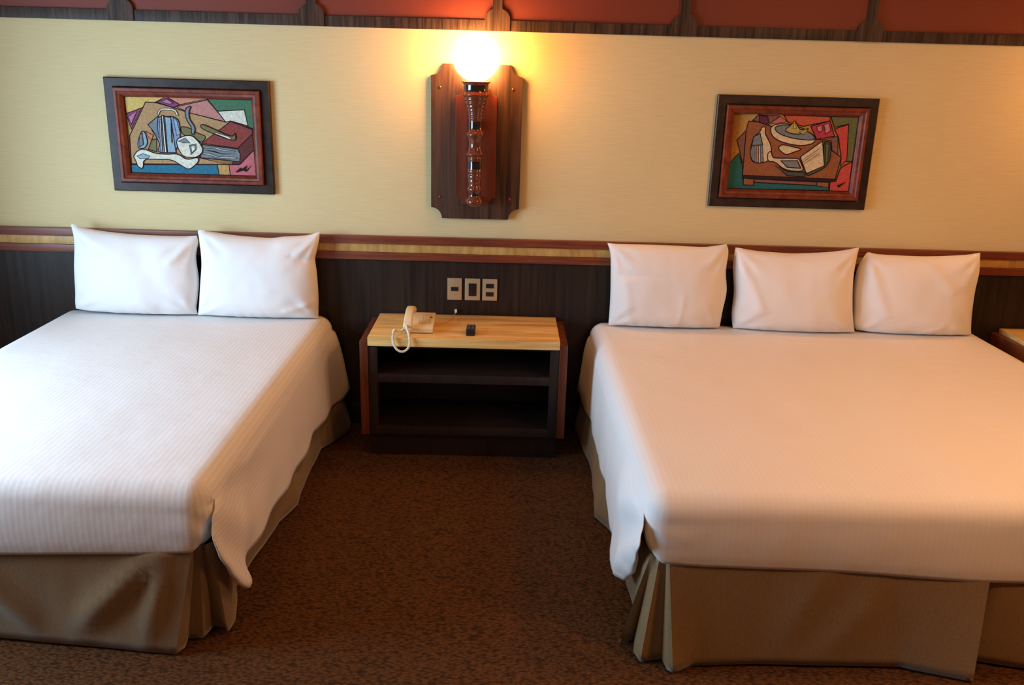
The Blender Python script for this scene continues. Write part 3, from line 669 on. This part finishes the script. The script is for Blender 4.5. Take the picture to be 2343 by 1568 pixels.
def skirt(b, stations, zt, nv=12, folds=()):
    """stations: (top x, top y, bottom x, bottom y, bottom z); straight between stations, creased at them"""
    P = []
    for s0, s1 in zip(stations, stations[1:]):
        L = max(math.hypot(s1[2]-s0[2], s1[3]-s0[3]), math.hypot(s1[0]-s0[0], s1[1]-s0[1])); n = max(2, int(L/.025))
        for k in range(n): P.append(([lerp(a, c, k/n) for a, c in zip(s0, s1)], k/n, L))
    P.append((list(stations[-1]), 0, .01))
    rows = []
    for v in range(nv+1):
        t_ = v/nv; r_ = []
        for (tx, ty, bx, by, bz), u, L in P:
            ty += .010 if ty < YF+.05 else 0
            x, y, z = lerp(tx, bx, t_), lerp(ty, by, t_), lerp(zt, bz, t_)
            amp = min(1, L/.5)*math.sin(math.pi*u)
            foot = abs(ty-YF) < .08 and L > .3
            if foot:
                for fx, w_, sl, h in folds: y -= h*math.exp(-((x-fx+sl*(t_-.5))/w_)**2)*math.sin(math.pi*min(1, t_*.85+.12))*min(1, 4*min(u, 1-u)+.05)
                y -= .004*nz(x*3, z*5, 1, 1)*amp
            elif L > .15: x += .007*math.sin(y*11+t_*1.5)*t_*amp
            r_.append((x, y, z))
        rows.append(r_)
    b.grid(rows)
def bed(label, xl, xr, stations, folds, zt=.392):
    t = thing('bed', ((xl+xr)/2, -1.03, 0), label, 'bed')
    b = MB(); rounded_box(b, xl+.014, xr-.014, YF+.016, -.036, .372, ZT-.008, .055); b.build('mattress', M_PILLOW, t, smooth=60)
    b = MB(); rounded_box(b, xl+.07, xr-.07, YF+.14, -.040, .06, .371, .02); b.build('box_spring', M_BOXSP, t, smooth=60)
    b = MB(); skirt(b, stations, zt, folds=folds); b.build('bed_skirt', M_SKIRT, t, smooth=40, solid=.002)
    for x in (xl+.12, xr-.12):
        for y in (YF+.15, -.15):
            b = MB(); b.lathe(x, y, [(.0001, .0005), (.022, .0005), (.03, .059), (.0001, .059)], 16); b.build('bed_leg', M_DARK, t)
    return t
# narrow bed on the left
L0, L1 = -2.200, -.822
stL = [(L0-.01, -.05, L0-.02, -.05, .012), (L0-.01, YF+.01, L0-.03, -1.94, .012), (-1.75, YF+.004, -1.75, -1.935, .016), (-1.30, YF+.004, -1.34, -1.975, .012), (-.884, YF+.004, -.966, -2.012, .008),
       (-.884, YF+.020, -.948, -1.975, .008), (-.882, YF+.022, -.953, -1.930, .008), (-.868, YF+.022, -.905, -1.925, .010), (-.862, YF+.034, -.888, -1.86, .010), (-.850, YF+.020, -.853, -1.868, .010),
       (-.838, YF+.04, -.832, -1.897, .010), (-.832, YF+.07, -.820, -1.850, .03), (-.832, -1.75, -.885, -1.62, .012), (-.832, -1.34, -.862, -1.32, .012), (-.832, -1.14, -.850, -1.14, .012), (-.832, -.98, -.809, -.984, .012),
       (-.832, -.80, -.822, -.80, .012), (-.832, -.62, -.829, -.62, .012), (-.832, -.40, -.828, -.39, .012), (-.832, -.28, -.776, -.281, .012), (-.832, -.15, -.722, -.150, .012), (-.832, -.05, -.735, -.06, .012)]
bed('narrow left bed with taupe satin skirt, under the picture with a blue jug', L0, L1, stL, [(-1.52, .055, -.28, .020), (-1.17, .050, .38, .028), (-1.01, .038, .12, .024), (-1.32, .06, .10, -.008), (-1.09, .03, .28, -.008)])
hemL = [(-.03, .21), (-.12, .175), (-.27, .182), (-.385, .178), (-.52, .19), (-.66, .206), (-.84, .18), (-1.12, .19), (-1.3, .198), (-1.47, .212), (-1.74, .200), (-1.83, .180), (-1.95, .165)]
flL = [(-.03, .082), (-.12, .058), (-.27, .030), (-.4, .020), (-.9, .016), (-1.4, .020), (-1.72, .024), (-1.85, .034), (-1.95, .038)]
slL = [(.60, -1.95), (.533, -1.955), (.50, -2.005), (.44, -2.028), (.37, -2.012), (.28, -1.960), (.22, -1.915), (.165, -1.865)]
bed_sheet('bed_sheet', L0, L1, 1, hemL, flL, slL, [(-1.6, .358), (-.88, .376)], M_SHEET, 'white striped bed sheet spread over the narrow left bed, loose corner hanging at its foot', 1.3)
# wide bed on the right
R0, R1 = .514, 2.530
stR = [(R0+.01, -.05, .455, -.06, .012), (R0+.01, -.25, .475, -.25, .012), (R0+.01, -.5, .50, -.5, .012), (R0+.01, -.85, .49, -.84, .012), (R0+.01, -1.02, .474, -1.034, .012), (R0+.012, -1.10, .519, -1.13, .012), (R0+.012, -1.25, .543, -1.207, .012),
       (R0+.012, -1.50, .545, -1.547, .012), (R0+.012, -1.72, .550, -1.737, .012), (R0+.016, -1.92, .556, -1.80, .012), (.546, -1.985, .474, -1.905, .010), (.550, -1.99, .530, -1.88, .010), (.566, YF+.03, .517, -1.952, .010), (.570, YF+.02, .532, -2.002, .008),
       (.590, YF+.02, .606, -1.985, .008), (.591, YF+.01, .613, -2.036, .008), (.596, YF+.004, .630, -2.053, .006), (.72, YF+.004, .70, -2.018, .010), (.95, YF+.004, .90, -2.006, .012), (1.30, YF+.004, 1.374, -2.006, .012), (1.46, YF+.004, 1.484, -2.040, .010),
       (1.604, YF-.002, 1.584, -2.068, .008), (1.606, YF+.016, 1.60, -1.985, .010), (1.612, YF+.02, 1.62, -1.96, .012), (1.63, YF+.004, 1.648, -1.968, .012), (1.80, YF+.004, 1.80, -2.004, .012), (2.2, YF+.004, 2.2, -2.0, .012), (R1+.01, YF+.01, R1+.01, -2.02, .012),
       (R1+.01, -.05, R1+.02, -.05, .012)]
bed('wide right bed with taupe pleated skirt, under the picture with a fruit bowl', R0, R1, stR, [(.74, .08, .16, -.008), (1.02, .05, .18, .010), (1.22, .06, .26, .012), (1.50, .05, .12, .016), (.86, .12, .25, .006)])
hemR = [(-.03, .20), (-.09, .236), (-.19, .176), (-.30, .19), (-.43, .205), (-.46, .17), (-.65, .198), (-.77, .176), (-.97, .200), (-1.13, .212), (-1.17, .18), (-1.31, .176), (-1.43, .165), (-1.52, .188), (-1.60, .160), (-1.68, .172), (-1.76, .145), (-1.95, .165)]
flR = [(-.03, .058), (-.10, .040), (-.20, .016), (-.6, .010), (-1.3, .012), (-1.45, .020), (-1.60, .042), (-1.70, .048), (-1.80, .030), (-1.95, .020)]
slR = [(.60, -1.95), (.533, -1.955), (.50, -2.015), (.45, -2.030), (.365, -1.950), (.256, -1.855), (.165, -1.765)]
bed_sheet('bed_sheet', R0, R1, -1, hemR, flR, slR, [(.59, .374), (1.0, .362), (1.6, .338), (2.4, .338)], M_SHEET2, 'white bed sheet spread over the wide right bed, loose corner hanging at its foot', 4.1)

# ------------------------------------------------------------------ pillows
def arclen(P, n):
    P = [Vector((a, 0, c)) for a, c in P]
    # soften with catmull-rom
    Q = []
    for i in range(len(P)-1):
        p0, p1, p2, p3 = P[max(i-1, 0)], P[i], P[i+1], P[min(i+2, len(P)-1)]
        for k in range(8):
            u = k/8; Q.append(.5*((2*p1)+(-p0+p2)*u+(2*p0-5*p1+4*p2-p3)*u*u+(-p0+3*p1-3*p2+p3)*u**3))
    Q.append(P[-1]); d = [0]
    for a, c in zip(Q, Q[1:]): d.append(d[-1]+(c-a).length)
    out = []; j = 0
    for i in range(n+1):
        s = d[-1]*i/n
        while j < len(Q)-2 and d[j+1] < s: j += 1
        t_ = (s-d[j])/max(1e-9, d[j+1]-d[j]); out.append(Q[j].lerp(Q[j+1], min(1, t_)))
    return out
def pillow(top, right, bottom, left, T, label, seed, yaw=0.0, creases=()):
    """four edge outlines in x,z (top & bottom left to right, left & right bottom to top)"""
    n, m_ = 56, 44
    tp, bt, lf, rt = arclen(top, n), arclen(bottom, n), arclen(left, m_), arclen(right, m_)
    cx = sum(p.x for p in tp)/len(tp)
    b = MB()
    for side in (1, -1):
        rows = []; uvs = []
        for j in range(m_+1):
            v = j/m_; r_ = []; u_ = []
            for i in range(n+1):
                u = i/n
                p = bt[i]*(1-v)+tp[i]*v+lf[j]*(1-u)+rt[j]*u-(bt[0]*(1-u)*(1-v)+bt[n]*u*(1-v)+tp[0]*(1-u)*v+tp[n]*u*v)
                U, V = 2*u-1, 2*v-1
                e = max(0, (1-abs(U)**2.6)*(1-abs(V)**2.4))
                h = T*e**.50*(1-.10*V)
                if side > 0:
                    ed = min(1, 4*min(u, 1-u, v, 1-v)+0.0)
                    wr = 0
                    for cu, cv, ph in ((0, 0, .3), (1, 0, 1.7), (0, 1, 2.9), (1, 1, 4.2)):
                        du, dv = u-cu, (v-cv)*.75; r0 = math.hypot(du, dv)
                        wr += math.sin(math.atan2(abs(dv), abs(du))*10+ph+seed)*math.exp(-((r0-.16)/.11)**2)
                    h += .0042*wr*min(1, e*5)
                    h += .0055*nz(u*3.1, v*2.6, seed, 1)*min(1, e*3)+.002*nz(u*9, v*8, seed+2, 1)*min(1, e*3)
                    h += .0028*math.sin(u*46+3*math.sin(u*9+seed))*math.exp(-(v/.07)**2)*min(1, e*9)
                    for c0u, c0v, c1u, c1v, w_, a_ in creases:
                        dx, dy = c1u-c0u, c1v-c0v; L2 = dx*dx+dy*dy; k = max(0, min(1, ((u-c0u)*dx+(v-c0v)*dy)/L2))
                        dist = math.hypot(u-c0u-k*dx, v-c0v-k*dy); h += a_*math.exp(-(dist/w_)**2)*min(1, e*4)
                else: h *= .62
                yy = -.118+(p.z-.6)*.055-(p.x-cx)*yaw
                r_.append(Vector((p.x, yy-side*h, p.z+.007))); u_.append((0, 0))
            rows.append(r_)
        b.grid(rows)
    o = b.build('pillow', M_PILLOW, merge=1e-5, smooth=70)
    return tag(o, label, 'pillow', 'white pillows standing against the headboard panel')
pillow([(-2.085, 1.051), (-2.045, 1.036), (-2.001, 1.027), (-1.898, 1.013), (-1.749, 1.003), (-1.599, 1.001), (-1.50, 1.003), (-1.468, 1.006)], [(-1.484, .607), (-1.490, .638), (-1.480, .69), (-1.468, .778), (-1.476, .895), (-1.462, .972), (-1.468, 1.006)],
       [(-2.098, .622), (-2.048, .612), (-1.942, .607), (-1.788, .604), (-1.595, .603), (-1.484, .607)], [(-2.098, .622), (-2.098, .66), (-2.090, .723), (-2.084, .84), (-2.074, .956), (-2.085, 1.051)],
       .100, 'white pillow at the left end of the narrow bed, its upper left corner sticking up', 1.0, creases=[(.58, .80, .78, .05, .10, -.010), (.82, .7, .98, .95, .04, .008)])
pillow([(-1.461, 1.037), (-1.372, 1.024), (-1.26, 1.011), (-1.11, 1.004), (-1.034, 1.012), (-.92, 1.022), (-.858, 1.041)], [(-.876, .604), (-.872, .714), (-.877, .832), (-.884, .90), (-.878, .933), (-.862, 1.0), (-.858, 1.041)],
       [(-1.484, .604), (-1.326, .601), (-1.093, .600), (-.931, .601), (-.876, .604)], [(-1.484, .604), (-1.476, .659), (-1.462, .778), (-1.451, .872), (-1.455, .972), (-1.461, 1.037)],
       .100, 'white pillow at the right end of the narrow bed, next to the nightstand', 2.2, creases=[(.80, .78, .99, .68, .03, -.009), (.70, .95, .96, .99, .04, .006), (.75, .12, .99, .22, .03, .006)])
pillow([(.569, 1.024), (.60, 1.019), (.654, 1.018), (.844, 1.018), (1.034, 1.014), (1.10, 1.020), (1.165, 1.031)], [(1.166, .603), (1.174, .694), (1.186, .793), (1.174, .891), (1.178, .99), (1.165, 1.031)],
       [(.598, .604), (.828, .601), (1.023, .600), (1.166, .603)], [(.598, .604), (.600, .729), (.596, .857), (.588, .97), (.569, 1.024)],
       .098, 'white pillow with a vertical crease, leftmost on the wide bed beside the nightstand', 3.7, creases=[(.60, .0, .60, .42, .020, .0035), (.12, .55, .16, .1, .04, .006), (.02, .64, .5, .66, .02, -.003)])
pillow([(1.214, 1.014), (1.32, 1.000), (1.42, .995), (1.512, .993), (1.653, 1.004), (1.74, 1.016), (1.823, 1.034)], [(1.852, .600), (1.825, .73), (1.812, .878), (1.817, .976), (1.823, 1.034)],
       [(1.238, .600), (1.367, .597), (1.513, .596), (1.709, .597), (1.852, .600)], [(1.238, .600), (1.224, .675), (1.226, .795), (1.211, .912), (1.214, 1.014)],
       .108, 'white pillow in the middle of the three on the wide bed', 5.1, yaw=.05, creases=[(.03, .92, .20, .30, .05, .010), (.3, .99, .6, .9, .03, .004)])
pillow([(1.878, 1.008), (1.94, .998), (2.084, .995), (2.18, .996), (2.274, 1.002), (2.36, 1.010), (2.432, 1.023)], [(2.450, .602), (2.433, .706), (2.429, .826), (2.438, .944), (2.432, 1.023)],
       [(1.872, .606), (1.95, .600), (2.1, .598), (2.296, .599), (2.450, .602)], [(1.872, .606), (1.843, .64), (1.836, .711), (1.829, .81), (1.840, .928), (1.878, 1.008)],
       .108, 'white pillow at the far right end of the wide bed, rightmost in the photo', 6.6, yaw=.05, creases=[(.05, .92, .22, .30, .05, .010), (.5, .97, .75, .6, .05, .007), (.55, .05, .7, .16, .03, .006)])
